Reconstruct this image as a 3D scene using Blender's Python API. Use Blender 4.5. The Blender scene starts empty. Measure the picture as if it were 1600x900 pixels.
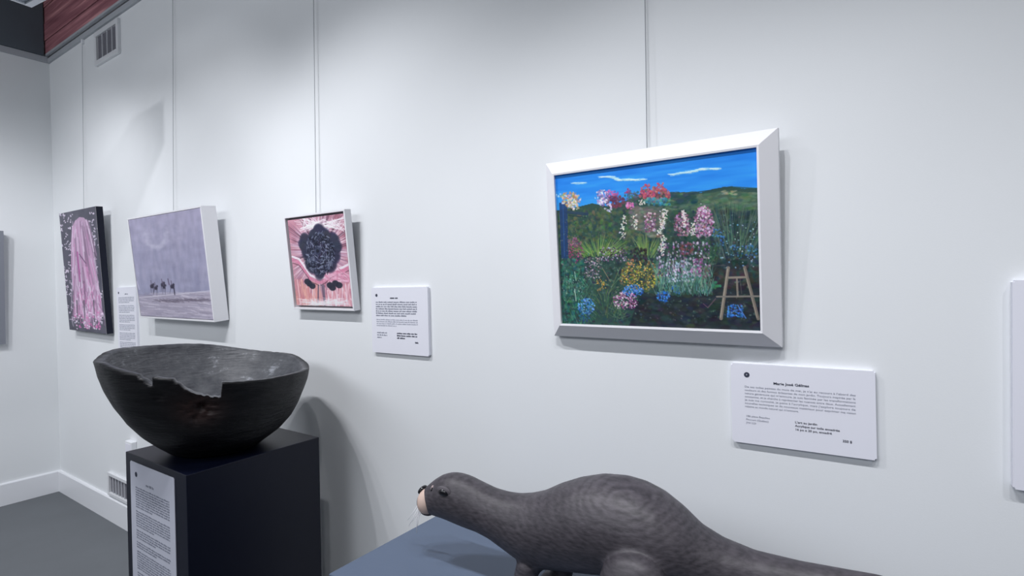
import bpy, bmesh, math, random
import numpy as np
from mathutils import Vector, Matrix, noise

random.seed(7); rng = np.random.default_rng(7)
sc = bpy.context.scene
COL = sc.collection

# ------------------------------------------------------------------ camera
FPX, YAW, PITCH, ROLL, DIST, EYE = 846.67, 0.5993, 0.0140, -0.0153, 1.4914, 1.6
fw = Vector((-math.sin(YAW)*math.cos(PITCH), math.cos(YAW)*math.cos(PITCH), -math.sin(PITCH)))
r0 = Vector((math.cos(YAW), math.sin(YAW), 0.0)); u0 = r0.cross(fw)
rt = r0*math.cos(ROLL) + u0*math.sin(ROLL); up = -r0*math.sin(ROLL) + u0*math.cos(ROLL)
camd = bpy.data.cameras.new('camera'); cam = bpy.data.objects.new('camera', camd); COL.objects.link(cam)
camd.sensor_fit = 'HORIZONTAL'; camd.sensor_width = 36.0; camd.lens = 36.0*FPX/1600.0
camd.clip_start = 0.05; camd.clip_end = 60
M = Matrix((rt, up, -fw)).transposed().to_4x4(); M.translation = Vector((0, -DIST, EYE)); cam.matrix_world = M
sc.camera = cam

# ------------------------------------------------------------------ world and lights
w = bpy.data.worlds.new('world'); sc.world = w; w.use_nodes = True
w.node_tree.nodes['Background'].inputs[0].default_value = (0.88, 0.95, 1.0, 1)
w.node_tree.nodes['Background'].inputs[1].default_value = 0.13

def spot(x, y, z, tx, ty, tz, power, size=95, blend=0.75, rad=0.022, col=(0.955, 0.96, 1.0)):
    l = bpy.data.lights.new('track_spot', 'SPOT'); l.energy = power; l.spot_size = math.radians(size)
    l.spot_blend = blend; l.shadow_soft_size = rad; l.color = col
    o = bpy.data.objects.new('track_spot', l); COL.objects.link(o); o.location = (x, y, z)
    o.rotation_euler = Vector((tx-x, ty-y, tz-z)).to_track_quat('-Z', 'Y').to_euler(); return o
LIGHTS = [
    (1.05, -1.35, 3.3, 0.90, 0, -0.40, 47, 70), (0.35, -1.35, 3.3, 0.20, 0, -0.20, 50, 76),
    (-0.35, -1.35, 3.3, -0.40, 0, -0.15, 49, 80), (-0.60, -1.35, 3.3, -0.85, 0, -0.15, 44, 80),
    (-1.80, -1.35, 3.3, -1.45, 0, 0.00, 56, 93), (-2.00, -1.35, 3.3, -1.85, 0, 0.15, 45, 94),
    (-2.20, -1.35, 3.3, -2.80, 0, 0.30, 27, 92), (-2.40, -1.35, 3.3, -3.60, 0, 0.90, 38),
    (-3.60, -1.35, 3.3, -4.10, 0, 0.60, 38), (-3.80, -1.35, 3.3, -5.00, 0, 0.80, 45),
    (-4.00, -1.90, 3.3, -5.36, -1.2, 1.0, 100),
]
for L in LIGHTS: spot(*L)
def area(x, y, z, sx, sy, power, tilt):
    l = bpy.data.lights.new('added_fill', 'AREA'); l.shape = 'RECTANGLE'; l.size = sx; l.size_y = sy; l.energy = power
    l.color = (0.91, 0.935, 1.0)
    o = bpy.data.objects.new('added_fill', l); COL.objects.link(o); o.location = (x, y, z); o.rotation_euler = (tilt, 0, 0)
area(-2.2, -4.6, 3.6, 5.0, 1.4, 108, math.radians(50))  # unseen soft fill lamp, added to even out the wall brightness

vs = sc.view_settings
vs.view_transform = 'Standard'; vs.look = 'None'; vs.gamma = 1.0; vs.use_curve_mapping = False; vs.exposure = 0.0

# ------------------------------------------------------------------ helpers
def lin(c):
    c = np.asarray(c, float)
    return np.where(c <= 0.04045, c/12.92, ((c+0.055)/1.055)**2.4)
def srgb(r, g, b): return tuple(float(v) for v in lin(np.array([r, g, b])/255.0)) + (1.0,)

def mat(name, col, rough=0.6, spec=0.5, metal=0.0, noise_amt=0.0, nscale=8.0, bump=0.0, bscale=200.0, stretch=(1, 1, 1), coat=0.0):
    m = bpy.data.materials.new(name); m.use_nodes = True; nt = m.node_tree; b = nt.nodes['Principled BSDF']
    b.inputs['Base Color'].default_value = col; b.inputs['Roughness'].default_value = rough
    b.inputs['Specular IOR Level'].default_value = spec; b.inputs['Metallic'].default_value = metal
    b.inputs['Coat Weight'].default_value = coat
    tc = nt.nodes.new('ShaderNodeTexCoord'); mp = nt.nodes.new('ShaderNodeMapping'); mp.inputs['Scale'].default_value = stretch
    nt.links.new(tc.outputs['Object'], mp.inputs['Vector'])
    if noise_amt > 0:
        n = nt.nodes.new('ShaderNodeTexNoise'); n.inputs['Scale'].default_value = nscale; n.inputs['Detail'].default_value = 6
        nt.links.new(mp.outputs[0], n.inputs['Vector'])
        mr = nt.nodes.new('ShaderNodeMapRange'); mr.inputs['From Min'].default_value = 0.25; mr.inputs['From Max'].default_value = 0.75
        mr.inputs['To Min'].default_value = 1-noise_amt; mr.inputs['To Max'].default_value = 1+noise_amt
        nt.links.new(n.outputs['Fac'], mr.inputs['Value'])
        mx = nt.nodes.new('ShaderNodeVectorMath'); mx.operation = 'SCALE'; mx.inputs[0].default_value = col[:3]
        nt.links.new(mr.outputs[0], mx.inputs['Scale']); nt.links.new(mx.outputs[0], b.inputs['Base Color'])
    if bump > 0:
        n2 = nt.nodes.new('ShaderNodeTexNoise'); n2.inputs['Scale'].default_value = bscale; n2.inputs['Detail'].default_value = 4
        nt.links.new(mp.outputs[0], n2.inputs['Vector'])
        bp = nt.nodes.new('ShaderNodeBump'); bp.inputs['Strength'].default_value = bump; bp.inputs['Distance'].default_value = 0.003
        nt.links.new(n2.outputs['Fac'], bp.inputs['Height']); nt.links.new(bp.outputs[0], b.inputs['Normal'])
    return m

def link(name, me, m=None, parent=None):
    o = bpy.data.objects.new(name, me); COL.objects.link(o)
    if m is not None and hasattr(me, 'materials'): me.materials.append(m)
    if parent is not None: o.parent = parent
    return o
def obj(name, bm, m, parent=None, smooth=False):
    me = bpy.data.meshes.new(name); bmesh.ops.recalc_face_normals(bm, faces=bm.faces); bm.to_mesh(me); bm.free()
    if smooth: me.polygons.foreach_set('use_smooth', [True]*len(me.polygons))
    return link(name, me, m, parent)
def tag(o, label=None, cat=None, group=None, kind=None):
    if label: o['label'] = label
    if cat: o['category'] = cat
    if group: o['group'] = group
    if kind: o['kind'] = kind
    return o
def empty(name, loc=(0, 0, 0), rot=None):
    o = bpy.data.objects.new(name, None); COL.objects.link(o); o.location = loc; o.empty_display_size = 0.1
    if rot: o.rotation_euler = rot
    return o
def add_box(bm, x0, x1, y0, y1, z0, z1, bev=0.0, seg=2):
    t = bmesh.new(); bmesh.ops.create_cube(t, size=1.0)
    for v in t.verts: v.co = Vector(((x0+x1)/2+v.co.x*(x1-x0), (y0+y1)/2+v.co.y*(y1-y0), (z0+z1)/2+v.co.z*(z1-z0)))
    if bev > 0: bmesh.ops.bevel(t, geom=list(t.edges), offset=bev, segments=seg, profile=0.5, affect='EDGES')
    me = bpy.data.meshes.new('tmp'); t.to_mesh(me); t.free(); bm.from_mesh(me); bpy.data.meshes.remove(me); return bm
def box(name, x0, x1, y0, y1, z0, z1, m, parent=None, bev=0.0):
    return obj(name, add_box(bmesh.new(), x0, x1, y0, y1, z0, z1, bev), m, parent)
def tube(bm, pts, radii, seg=10, cap=True):
    pts = [Vector(p) for p in pts]; rings = []
    if not hasattr(radii, '__len__'): radii = [radii]*len(pts)
    for i, p in enumerate(pts):
        d = (pts[min(i+1, len(pts)-1)]-pts[max(i-1, 0)]).normalized()
        a = d.cross(Vector((0, 1, 0)) if abs(d.y) < 0.9 else Vector((1, 0, 0))).normalized(); b = d.cross(a)
        rings.append([bm.verts.new(p+radii[i]*(a*math.cos(t)+b*math.sin(t))) for t in [2*math.pi*k/seg for k in range(seg)]])
    for i in range(len(rings)-1):
        for k in range(seg): bm.faces.new((rings[i][k], rings[i][(k+1) % seg], rings[i+1][(k+1) % seg], rings[i+1][k]))
    if cap: bm.faces.new(rings[0][::-1]); bm.faces.new(rings[-1])
    return bm
def ball(bm, c, r, rot=None, u=20, v=12):
    mt = Matrix.Translation(Vector(c)) @ (rot.to_4x4() if rot else Matrix.Identity(4)) @ Matrix.Diagonal((r[0], r[1], r[2], 1))
    bmesh.ops.create_uvsphere(bm, u_segments=u, v_segments=v, radius=1.0, matrix=mt); return bm

# ------------------------------------------------------------------ materials
m_wall = mat('wall_paint', srgb(232, 235, 237), 0.75, 0.3, noise_amt=0.012, nscale=2.0, bump=0.05, bscale=260)
m_trim = mat('trim_paint', srgb(236, 238, 242), 0.35, 0.5)
m_crown = mat('crown_paint', srgb(176, 180, 186), 0.6)
m_floor = mat('floor_concrete', srgb(103, 107, 111), 0.7, 0.3, noise_amt=0.06, nscale=3.0, bump=0.05, bscale=80)
m_dark = mat('dark_paint', srgb(92, 100, 108), 0.8, 0.2, noise_amt=0.05)
m_navy = mat('navy_lacquer', srgb(8, 13, 32), 0.38, 0.32, noise_amt=0.06, nscale=2.5, bump=0.03, bscale=120)
m_slate = mat('slate_blue_lacquer', srgb(86, 100, 122), 0.45, 0.45, noise_amt=0.04, nscale=2.5, bump=0.03, bscale=120)
m_card = mat('card_white', srgb(233, 234, 243), 0.6, 0.3)
m_paper = mat('paper_grey', srgb(196, 199, 212), 0.8, 0.2)
m_ink = mat('ink', srgb(62, 66, 82), 0.8, 0.2)
m_ink2 = mat('ink_faded', srgb(140, 144, 158), 0.8, 0.2)
m_ink3 = mat('ink_pale', srgb(180, 183, 196), 0.8, 0.2)
m_frame = mat('white_frame_paint', srgb(238, 238, 242), 0.5, 0.4, bump=0.06, bscale=60, stretch=(1, 1, 1))
m_black = mat('black_canvas_edge', srgb(24, 28, 44), 0.7, 0.3)
m_metal = mat('vent_metal', srgb(225, 227, 230), 0.4, 0.5)
m_slat = mat('slat_grey', srgb(186, 188, 194), 0.5)
m_slot = mat('vent_slot', srgb(112, 112, 120), 0.8, 0.2)
m_wire = mat('clear_line', srgb(150, 154, 160), 0.35, 0.6)
m_whisk = mat('whisker_white', srgb(240, 240, 245), 0.4, 0.5)

# ------------------------------------------------------------------ room shell
XL, ZC, ZB = -5.358, 3.344, 0.163
XR, YF, ZT = 2.2, -6.0, 3.95
def struct(o, label=None, cat=None):
    o['kind'] = 'structure'
    if label: o['label'] = label
    if cat: o['category'] = cat
    return o
struct(box('floor', XL-0.1, XR, YF, 0.1, -0.1, 0.0, m_floor), 'dark grey smooth concrete gallery floor', 'floor')
struct(box('wall_back', XL-0.1, XR, 0.0, 0.12, 0.0, ZT, m_wall), 'long white painted gallery wall hung with framed pictures', 'wall')
struct(box('wall_left', XL-0.12, XL, YF, 0.0, 0.0, ZT, m_wall), 'white end wall left of the corner', 'wall')
struct(box('ceiling', XL-0.12, XR, YF, 0.12, ZT, ZT+0.1, m_dark), 'dark ceiling above the timber beam', 'ceiling')
def baseboard(name, along, label):
    bm = bmesh.new(); T = 0.018
    prof = [(0, 0), (T, 0), (T, ZB-0.008), (T-0.006, ZB), (0, ZB)]
    vs_ = []
    for e in (0, 1):
        ring = []
        for d, z in prof:
            if along == 'x': ring.append(bm.verts.new(((XL, XR)[e] + (d if e == 0 else 0), -d, z)))
            else: ring.append(bm.verts.new((XL+d, (YF, 0)[e] - (d if e == 1 else 0), z)))
        vs_.append(ring)
    n = len(prof)
    for i in range(n): bm.faces.new((vs_[0][i], vs_[0][(i+1) % n], vs_[1][(i+1) % n], vs_[1][i]))
    bm.faces.new(vs_[0]); bm.faces.new(vs_[1][::-1])
    return struct(obj(name, bm, m_trim), label, 'baseboard')
baseboard('baseboard_back', 'x', 'white baseboard along the long picture wall')
baseboard('baseboard_left', 'y', 'white baseboard along the left end wall')
# crown ledge: grey strip under the beam, with a thin upper rail
t1 = box('trim_1', XL, XR, -0.014, 0.0, ZC, ZC+0.035, m_crown); struct(t1, 'grey crown strip on top of the long picture wall', 'trim')
box('rail', XL+0.01, XR, -0.030, -0.012, ZC+0.047, ZC+0.062, m_crown, t1)
struct(box('trim_2', XL, XL+0.014, YF, -0.014, ZC, ZC+0.045, m_crown), 'grey crown strip on top of the left end wall', 'trim')
# timber beam face above the picture wall
def timber():
    m = bpy.data.materials.new('red_timber'); m.use_nodes = True; nt = m.node_tree; b = nt.nodes['Principled BSDF']
    tc = nt.nodes.new('ShaderNodeTexCoord'); mp = nt.nodes.new('ShaderNodeMapping'); mp.inputs['Scale'].default_value = (0.9, 4, 22)
    n = nt.nodes.new('ShaderNodeTexNoise'); n.inputs['Scale'].default_value = 1.6; n.inputs['Detail'].default_value = 8; n.inputs['Distortion'].default_value = 0.6
    cr = nt.nodes.new('ShaderNodeValToRGB'); e = cr.color_ramp.elements
    e[0].position = 0.3; e[0].color = srgb(128, 78, 88); e[1].position = 0.72; e[1].color = srgb(216, 158, 160)
    k = e.new(0.52); k.color = srgb(162, 106, 114)
    nt.links.new(tc.outputs['Object'], mp.inputs['Vector']); nt.links.new(mp.outputs[0], n.inputs['Vector'])
    nt.links.new(n.outputs['Fac'], cr.inputs[0]); nt.links.new(cr.outputs[0], b.inputs['Base Color']); b.inputs['Roughness'].default_value = 0.6
    return m
m_timber = timber()
bt = empty('trim_3', (XL, 0, ZC+0.06)); struct(bt, 'red stained laminated timber beam above the long picture wall', 'beam')
zz = 0.0
for i, h in enumerate([0.10, 0.135, 0.12, 0.14]):
    box('plank', 0.0, XR-XL, -0.030-0.004*(i % 2), -0.001, zz+0.002, min(zz+h-0.003, ZT-ZC-0.062), m_timber, bt, 0.002); zz += h
struct(box('trim_4', XL+0.0005, XL+0.03, YF, -0.04, ZC+0.047, ZT-0.001, m_dark), 'dark painted fascia above the left end wall', 'trim')

# fixture hanging in front of the picture wall; only its end corner reaches the frame
cl = empty('hanging_fixture', (-3.140, -0.675, 2.854), (0, 0, 0.12)); tag(cl, 'pale edged grey fixture hanging from the dark ceiling in the top left corner', 'light fixture')
m_panel = mat('panel_grey', srgb(150, 160, 172), 0.5, 0.5, noise_amt=0.1, nscale=30)
m_panel_frame = mat('panel_frame_white', srgb(232, 236, 242), 0.5)
FW, FL, FH, fb = 0.19, 1.5, 0.13, 0.028
for x0, x1, y0, y1 in [(0, FW, -fb, 0), (0, FW, -FL, -FL+fb), (0, 0.012, -FL+fb, -fb), (FW-fb, FW, -FL+fb, -fb)]:
    box('edge_rail', x0, x1, y0, y1, 0.0, 0.02, m_panel_frame, cl, 0.001)
box('housing', 0.001, FW-0.001, -FL+0.001, -0.001, 0.0205, FH, m_panel_frame, cl, 0.002)
box('diffuser', 0.012, FW-fb, -FL+fb, -fb, 0.008, 0.0205, m_panel, cl)
for k in range(1, 24):
    box('grid_bar', 0.0125, FW-fb-0.0005, -k*FL/24-0.002, -k*FL/24+0.002, 0.003, 0.0085, m_crown, cl)
for px, py in [(FW/2, -0.2), (FW/2, -FL+0.2)]:
    obj('hanger', tube(bmesh.new(), [(px, py, FH-0.001), (px, py, ZT-2.854)], 0.003, 6), m_crown, cl)

# ------------------------------------------------------------------ wall vents, box
def vent(x0, x1, z0, z1, label, nslot, border=0.032):
    v = empty('air_vent', ((x0+x1)/2, 0, z0)); tag(v, label, 'air vent', 'wall air vents')
    W = (x1-x0)/2; H = z1-z0; T = 0.018
    for a in [(-W, W, 0, border), (-W, W, H-border, H)]: box('frame', a[0], a[1], -T, 0, a[2], a[3], m_metal, v, 0.002)
    for a in [(-W, -W+border), (W-border, W)]: box('frame', a[0], a[1], -T, 0, border, H-border, m_metal, v, 0.002)
    box('backing', -W+border, W-border, -0.003, -0.0005, border, H-border, m_slot, v)
    iw = 2*(W-border)
    for k in range(1, nslot):
        xx = -W+border+iw*k/nslot
        box('slat', xx-0.006, xx+0.006, -0.010, -0.003, border, H-border, m_slat, v)
vent(-4.42, -4.035, 3.10, 3.325, 'small white wall vent high under the timber beam', 4)
vent(-4.385, -4.02, 0.175, 0.332, 'white wall vent low on the wall just above the baseboard', 7, 0.022)
sb = empty('surface_box', (-3.995, 0, 0.47)); tag(sb, 'small white wall mounted outlet box just behind the navy plinth', 'outlet')
box('housing', -0.048, 0.048, -0.032, 0, 0, 0.135, m_trim, sb, 0.004)
box('cover', -0.038, 0.038, -0.0335, -0.031, 0.012, 0.12, m_card, sb, 0.001)

# ------------------------------------------------------------------ procedural paint on canvas grids
class Paint:
    """a raster the strokes are laid on; drawn in pixel coordinates of the photo and mapped by a homography"""
    def __init__(s, nx, ny, quad, asp):
        s.nx, s.ny = nx, ny; s.a = np.zeros((ny, nx, 3)); s.h = np.zeros((ny, nx))
        src = np.array(quad, float); dst = np.array([(0, 0), (nx, 0), (nx, ny), (0, ny)], float)
        A = []; B = []
        for (x, y), (X, Y) in zip(src, dst):
            A.append([x, y, 1, 0, 0, 0, -X*x, -X*y]); B.append(X)
            A.append([0, 0, 0, x, y, 1, -Y*x, -Y*y]); B.append(Y)
        s.H = np.append(np.linalg.solve(np.array(A), np.array(B)), 1).reshape(3, 3)
        q = np.array(quad, float); s.kx = nx/np.mean([np.linalg.norm(q[1]-q[0]), np.linalg.norm(q[2]-q[3])]); s.ky = ny/np.mean([np.linalg.norm(q[3]-q[0]), np.linalg.norm(q[2]-q[1])])
        s.YY, s.XX = np.mgrid[0:ny, 0:nx].astype(float)
    def m(s, x, y):
        v = s.H @ np.array([x, y, 1.0]); return v[0]/v[2], v[1]/v[2]
    def win(s, x0, x1, y0, y1):
        a, b = max(int(x0)-1, 0), min(int(x1)+2, s.nx); c, d = max(int(y0)-1, 0), min(int(y1)+2, s.ny); return a, b, c, d
    def line(s, x0, y0, x1, y1, wid, col, al=1.0, taper=False, hh=0.3):
        X0, Y0 = s.m(x0, y0); X1, Y1 = s.m(x1, y1); wd = wid/2; kx, ky = s.kx, s.ky
        a, b, c, d = s.win(min(X0, X1)-wd*kx-1, max(X0, X1)+wd*kx+1, min(Y0, Y1)-wd*ky-1, max(Y0, Y1)+wd*ky+1)
        if a >= b or c >= d: return
        xx = (s.XX[c:d, a:b]+.5-X0)/kx; yy = (s.YY[c:d, a:b]+.5-Y0)/ky
        dx, dy = (X1-X0)/kx, (Y1-Y0)/ky; L = dx*dx+dy*dy+1e-9
        t = np.clip((xx*dx+yy*dy)/L, 0, 1)
        dist = np.hypot(xx-t*dx, yy-t*dy); ww = wd*(1-0.8*t) if taper else wd
        m_ = np.clip((ww-dist)*min(kx, ky)+0.5, 0, 1)*al
        s.a[c:d, a:b] = s.a[c:d, a:b]*(1-m_[..., None]) + np.array(col)/255.0*m_[..., None]
        s.h[c:d, a:b] += m_*hh
    def dab(s, x, y, rx, ry, col, al=1.0, ang=0.0, soft=0.35, hh=0.3):
        X, Y = s.m(x, y); R = max(rx, ry)+1
        a, b, c, d = s.win(X-R*s.kx, X+R*s.kx, Y-R*s.ky, Y+R*s.ky)
        if a >= b or c >= d: return
        xx = (s.XX[c:d, a:b]+.5-X)/s.kx; yy = (s.YY[c:d, a:b]+.5-Y)/s.ky
        ca, sa = math.cos(ang), math.sin(ang)
        q = np.sqrt(((xx*ca+yy*sa)/max(rx, .3))**2 + ((-xx*sa+yy*ca)/max(ry, .3))**2)
        m_ = np.clip((1-q)/soft+0.0, 0, 1)*al
        s.a[c:d, a:b] = s.a[c:d, a:b]*(1-m_[..., None]) + np.array(col)/255.0*m_[..., None]
        s.h[c:d, a:b] += m_*hh
    def poly(s, pts, col, al=1.0):
        P = [s.m(*p) for p in pts]; ins = np.zeros((s.ny, s.nx), bool); xx = s.XX+.5; yy = s.YY+.5
        for i in range(len(P)):
            (x1, y1), (x2, y2) = P[i], P[(i+1) % len(P)]
            if y1 == y2: continue
            c = ((y1 > yy) != (y2 > yy)) & (xx < (x2-x1)*(yy-y1)/(y2-y1)+x1); ins ^= c
        s.a[ins] = s.a[ins]*(1-al)+np.array(col)/255.0*al
    def scatter(s, x0, x1, y0, y1, n, cols, r=(1, 2), al=0.9, elong=1.0, ang=(0, 3.14), shape='rect'):
        for _ in range(n):
            if shape == 'ell':
                t = rng.uniform(0, 2*math.pi); q = math.sqrt(rng.uniform()); x = (x0+x1)/2+(x1-x0)/2*q*math.cos(t); y = (y0+y1)/2+(y1-y0)/2*q*math.sin(t)
            else: x = rng.uniform(x0, x1); y = rng.uniform(y0, y1)
            c = np.array(cols[rng.integers(len(cols))], float)+rng.normal(0, 9, 3); rr = rng.uniform(*r)
            s.dab(x, y, rr*elong, rr, np.clip(c, 0, 255), al*rng.uniform(.6, 1), rng.uniform(*ang))
    def blades(s, x0, x1, y0, y1, n, cols, ln=(10, 20), spread=0.5, wid=1.2, al=0.85, fan=None):
        for _ in range(n):
            x = rng.uniform(x0, x1); y = rng.uniform(y0, y1); L = rng.uniform(*ln)
            a = rng.uniform(-spread, spread) if fan is None else (x-fan)/(x1-x0)*2*spread+rng.normal(0, .12)
            c = np.array(cols[rng.integers(len(cols))], float)+rng.normal(0, 7, 3)
            s.line(x, y, x+L*math.sin(a), y-L*math.cos(a), wid, np.clip(c, 0, 255), al*rng.uniform(.6, 1), True)

def noise2(nx, ny, fx, fy, seed):
    g = np.random.default_rng(seed).uniform(0, 1, (fy+2, fx+2)); yy = np.linspace(0, fy, ny, endpoint=False); xx = np.linspace(0, fx, nx, endpoint=False)
    yi = yy.astype(int); xi = xx.astype(int); ty = (yy-yi)[:, None]; tx = (xx-xi)[None]; ty = ty*ty*(3-2*ty); tx = tx*tx*(3-2*tx)
    return (g[yi][:, xi]*(1-ty)*(1-tx)+g[yi][:, xi+1]*(1-ty)*tx+g[yi+1][:, xi]*ty*(1-tx)+g[yi+1][:, xi+1]*ty*tx)

m_canvas = bpy.data.materials.new('painted_canvas'); m_canvas.use_nodes = True
_nt = m_canvas.node_tree; _b = _nt.nodes['Principled BSDF']; _b.inputs['Roughness'].default_value = 0.55; _b.inputs['Specular IOR Level'].default_value = 0.25
_at = _nt.nodes.new('ShaderNodeAttribute'); _at.attribute_name = 'paint'; _nt.links.new(_at.outputs['Color'], _b.inputs['Base Color'])

def canvas_obj(name, P, W, H, parent, w0, gain=1.0, relief=0.0006, thick=0.012):
    """painted face: x across, z up, the face looks to -y; lies at local y=-w0"""
    nx, ny = P.nx, P.ny
    xs = np.linspace(-W/2, W/2, nx); zs = np.linspace(H, 0, ny)
    X, Z = np.meshgrid(xs, zs); hgt = np.clip(P.h, 0, 2)*relief; hgt[0] = hgt[-1] = 0; hgt[:, 0] = hgt[:, -1] = 0
    co = np.stack([X, -w0-hgt, Z], -1).reshape(-1, 3)
    i = np.arange(nx*ny).reshape(ny, nx)
    q = np.stack([i[:-1, :-1], i[1:, :-1], i[1:, 1:], i[:-1, 1:]], -1).reshape(-1, 4)
    # back rim so that it is a thick panel
    n0 = len(co); c4 = np.array([(-W/2, -w0+thick, H), (W/2, -w0+thick, H), (W/2, -w0+thick, 0), (-W/2, -w0+thick, 0)])
    co = np.vstack([co, c4])
    faces = q.tolist()
    faces.append(list(i[0, :])+[n0+1, n0]); faces.append(list(i[:, -1])+[n0+2, n0+1]); faces.append(list(i[-1, ::-1])+[n0+3, n0+2]); faces.append(list(i[::-1, 0])+[n0, n0+3])
    faces.append([n0, n0+1, n0+2, n0+3])
    me = bpy.data.meshes.new(name); me.from_pydata(co.tolist(), [], faces)
    ca = me.color_attributes.new('paint', 'FLOAT_COLOR', 'POINT')
    c = np.ones((len(co), 4)); c[:n0, :3] = np.clip(lin(np.clip(P.a, 0, 1)).reshape(-1, 3)*gain, 0, 0.92); c[n0:, :3] = 0.6
    ca.data.foreach_set('color', c.astype(np.float32).ravel())
    me.polygons.foreach_set('use_smooth', [True]*(len(faces)-5)+[False]*5)
    return link(name, me, m_canvas, parent)

# ---- the garden picture
def paint_garden():
    P = Paint(440, 350, [(865.6, 272), (1184, 229), (1187, 517), (876, 507)], 1.25)
    ny, nx = P.ny, P.nx; n = noise2(nx, ny, 5, 40, 1)*.6+noise2(nx, ny, 14, 90, 2)*.4
    v = np.linspace(0, 1, ny)[:, None]
    top = np.array([30, 126, 216.])/255; bot = np.array([58, 156, 236.])/255
    k = np.clip(v*2.2, 0, 1)[..., None]*np.ones((1, nx, 1)); P.a[:] = top*(1-k)+bot*k; P.a += (n-.5)[..., None]*np.array([.10, .13, .08])
    # clouds
    for pts, wd in [([(938, 276), (950, 275.5), (960, 277), (968, 281)], 2.6), ([(966, 281), (980, 280), (992, 280.5), (1007, 279.5)], 3.4), ([(1048, 273), (1060, 271), (1072, 269), (1088, 267)], 3.0), ([(1082, 267), (1095, 264.5), (1110, 264), (1124, 263)], 3.0), ([(894, 285.5), (904, 284.5), (914, 285)], 1.6)]:
        for (a, b), (c, d) in zip(pts, pts[1:]):
            for q_ in range(26):
                t_ = rng.uniform(); o_ = rng.normal(0, .8); xx_ = a+(c-a)*t_; yy_ = b+(d-b)*t_+o_
                P.line(xx_-rng.uniform(2, 5), yy_+rng.uniform(-.4, .9), xx_+rng.uniform(2, 5), yy_-rng.uniform(-.3, .6), wd*.3, [(206, 230, 246), (150, 205, 245), (226, 240, 248)][rng.integers(3)], .4)
    # hills
    P.poly([(860, 330), (885, 325), (905, 322), (925, 317), (950, 322), (1000, 306), (1050, 300), (1078, 300), (1095, 301), (1112, 296), (1130, 292), (1143, 292), (1160, 295), (1190, 294), (1192, 540), (860, 540)], (44, 72, 66))
    P.poly([(1075, 306), (1100, 303), (1130, 298), (1150, 299), (1190, 302), (1190, 330), (1080, 330)], (72, 96, 74), .7)
    P.scatter(1040, 1186, 302, 330, 240, [(60, 96, 72), (86, 112, 84), (52, 80, 74), (104, 124, 96)], (1.5, 3.5), .5, 2.2, (-.2, .2))
    P.scatter(1045, 1085, 301, 318, 60, [(34, 64, 66), (40, 72, 74)], (2, 4), .6, 1.8, (-.2, .2))
    P.scatter(1128, 1152, 298, 304, 18, [(150, 150, 116), (128, 138, 110)], (1, 2), .7, 2, (-.2, .2))
    P.line(1076, 302, 1112, 297, 2, (34, 62, 70), .8); P.line(1112, 296.5, 1143, 292, 2.2, (36, 66, 66), .8); P.line(1143, 292.5, 1186, 295, 2, (40, 74, 70), .8)
    # base foliage over everything below
    P.scatter(866, 1000, 325, 400, 900, [(66, 88, 58), (48, 72, 62), (80, 104, 64), (36, 58, 58), (96, 100, 74)], (1.5, 4), .6, 1.5)
    P.scatter(866, 1190, 395, 515, 1500, [(40, 64, 66), (28, 46, 54), (56, 82, 78), (44, 56, 60), (30, 42, 48)], (1.3, 4), .6, 1.5)
    P.scatter(1010, 1190, 330, 410, 900, [(44, 66, 62), (34, 56, 56), (62, 84, 66), (30, 46, 50)], (1.5, 4), .6, 1.5)
    P.poly([(985, 500), (1000, 455), (1040, 462), (1100, 458), (1120, 440), (1190, 440), (1190, 520), (975, 520)], (32, 38, 46), .8)
    P.scatter(985, 1186, 458, 512, 420, [(30, 36, 44), (40, 50, 54), (28, 32, 42), (52, 62, 62)], (2, 5), .5, 1.8, (-.3, .3))
    P.scatter(1000, 1100, 470, 505, 26, [(70, 92, 88), (60, 80, 78)], (1, 3), .5)
    P.scatter(1090, 1186, 395, 450, 260, [(42, 38, 42), (52, 46, 46), (34, 36, 42), (66, 56, 54)], (2, 4.5), .55, 1.6)
    # fence post + rail, dark blue
    P.poly([(873, 316), (886, 314), (887, 404), (876, 404)], (28, 56, 100), .9); P.line(879, 318, 881, 400, 2, (44, 84, 140), .6); P.line(869, 330, 872, 400, 3, (36, 64, 80), .7)
    P.line(886, 331, 917, 334, 5, (36, 58, 82), .85); P.line(888, 336, 915, 339, 1.5, (24, 40, 60), .7)
    # path and rocks
    P.poly([(983, 330), (1000, 323), (1020, 321), (1036, 328), (1042, 350), (1030, 372), (1006, 364), (985, 352)], (108, 110, 100), .45)
    P.scatter(984, 1040, 324, 370, 110, [(132, 130, 120), (94, 94, 88), (116, 108, 104), (84, 90, 80)], (1.5, 3.5), .6, 2, (-.4, .4))
    # clumps against the sky
    P.scatter(874, 907, 299, 322, 120, [(200, 190, 150), (186, 130, 110), (206, 170, 180), (160, 120, 96), (226, 226, 216), (170, 160, 90)], (1.2, 2.6), .85, 1.4, shape='ell')
    P.scatter(888, 903, 312, 328, 34, [(226, 224, 214), (180, 176, 140)], (1.2, 2.2), .9, 1.4)
    P.scatter(869, 876, 302, 308, 8, [(190, 220, 240)], (1, 2), .8)
    P.scatter(946, 976, 304, 324, 120, [(104, 52, 72), (84, 44, 66), (120, 60, 84)], (1.5, 3), .8, shape='ell')
    P.scatter(946, 966, 296, 306, 44, [(168, 84, 150), (150, 70, 130), (184, 110, 170)], (1.2, 2.4), .9, shape='ell')
    P.scatter(929, 952, 296, 322, 120, [(214, 206, 232), (150, 130, 180), (176, 150, 200), (110, 96, 140), (236, 232, 240)], (1, 2.1), .9, 1.5, shape='ell')
    P.scatter(944, 957, 316, 332, 26, [(206, 200, 226), (170, 160, 200)], (1, 1.8), .9, 1.3)
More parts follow.
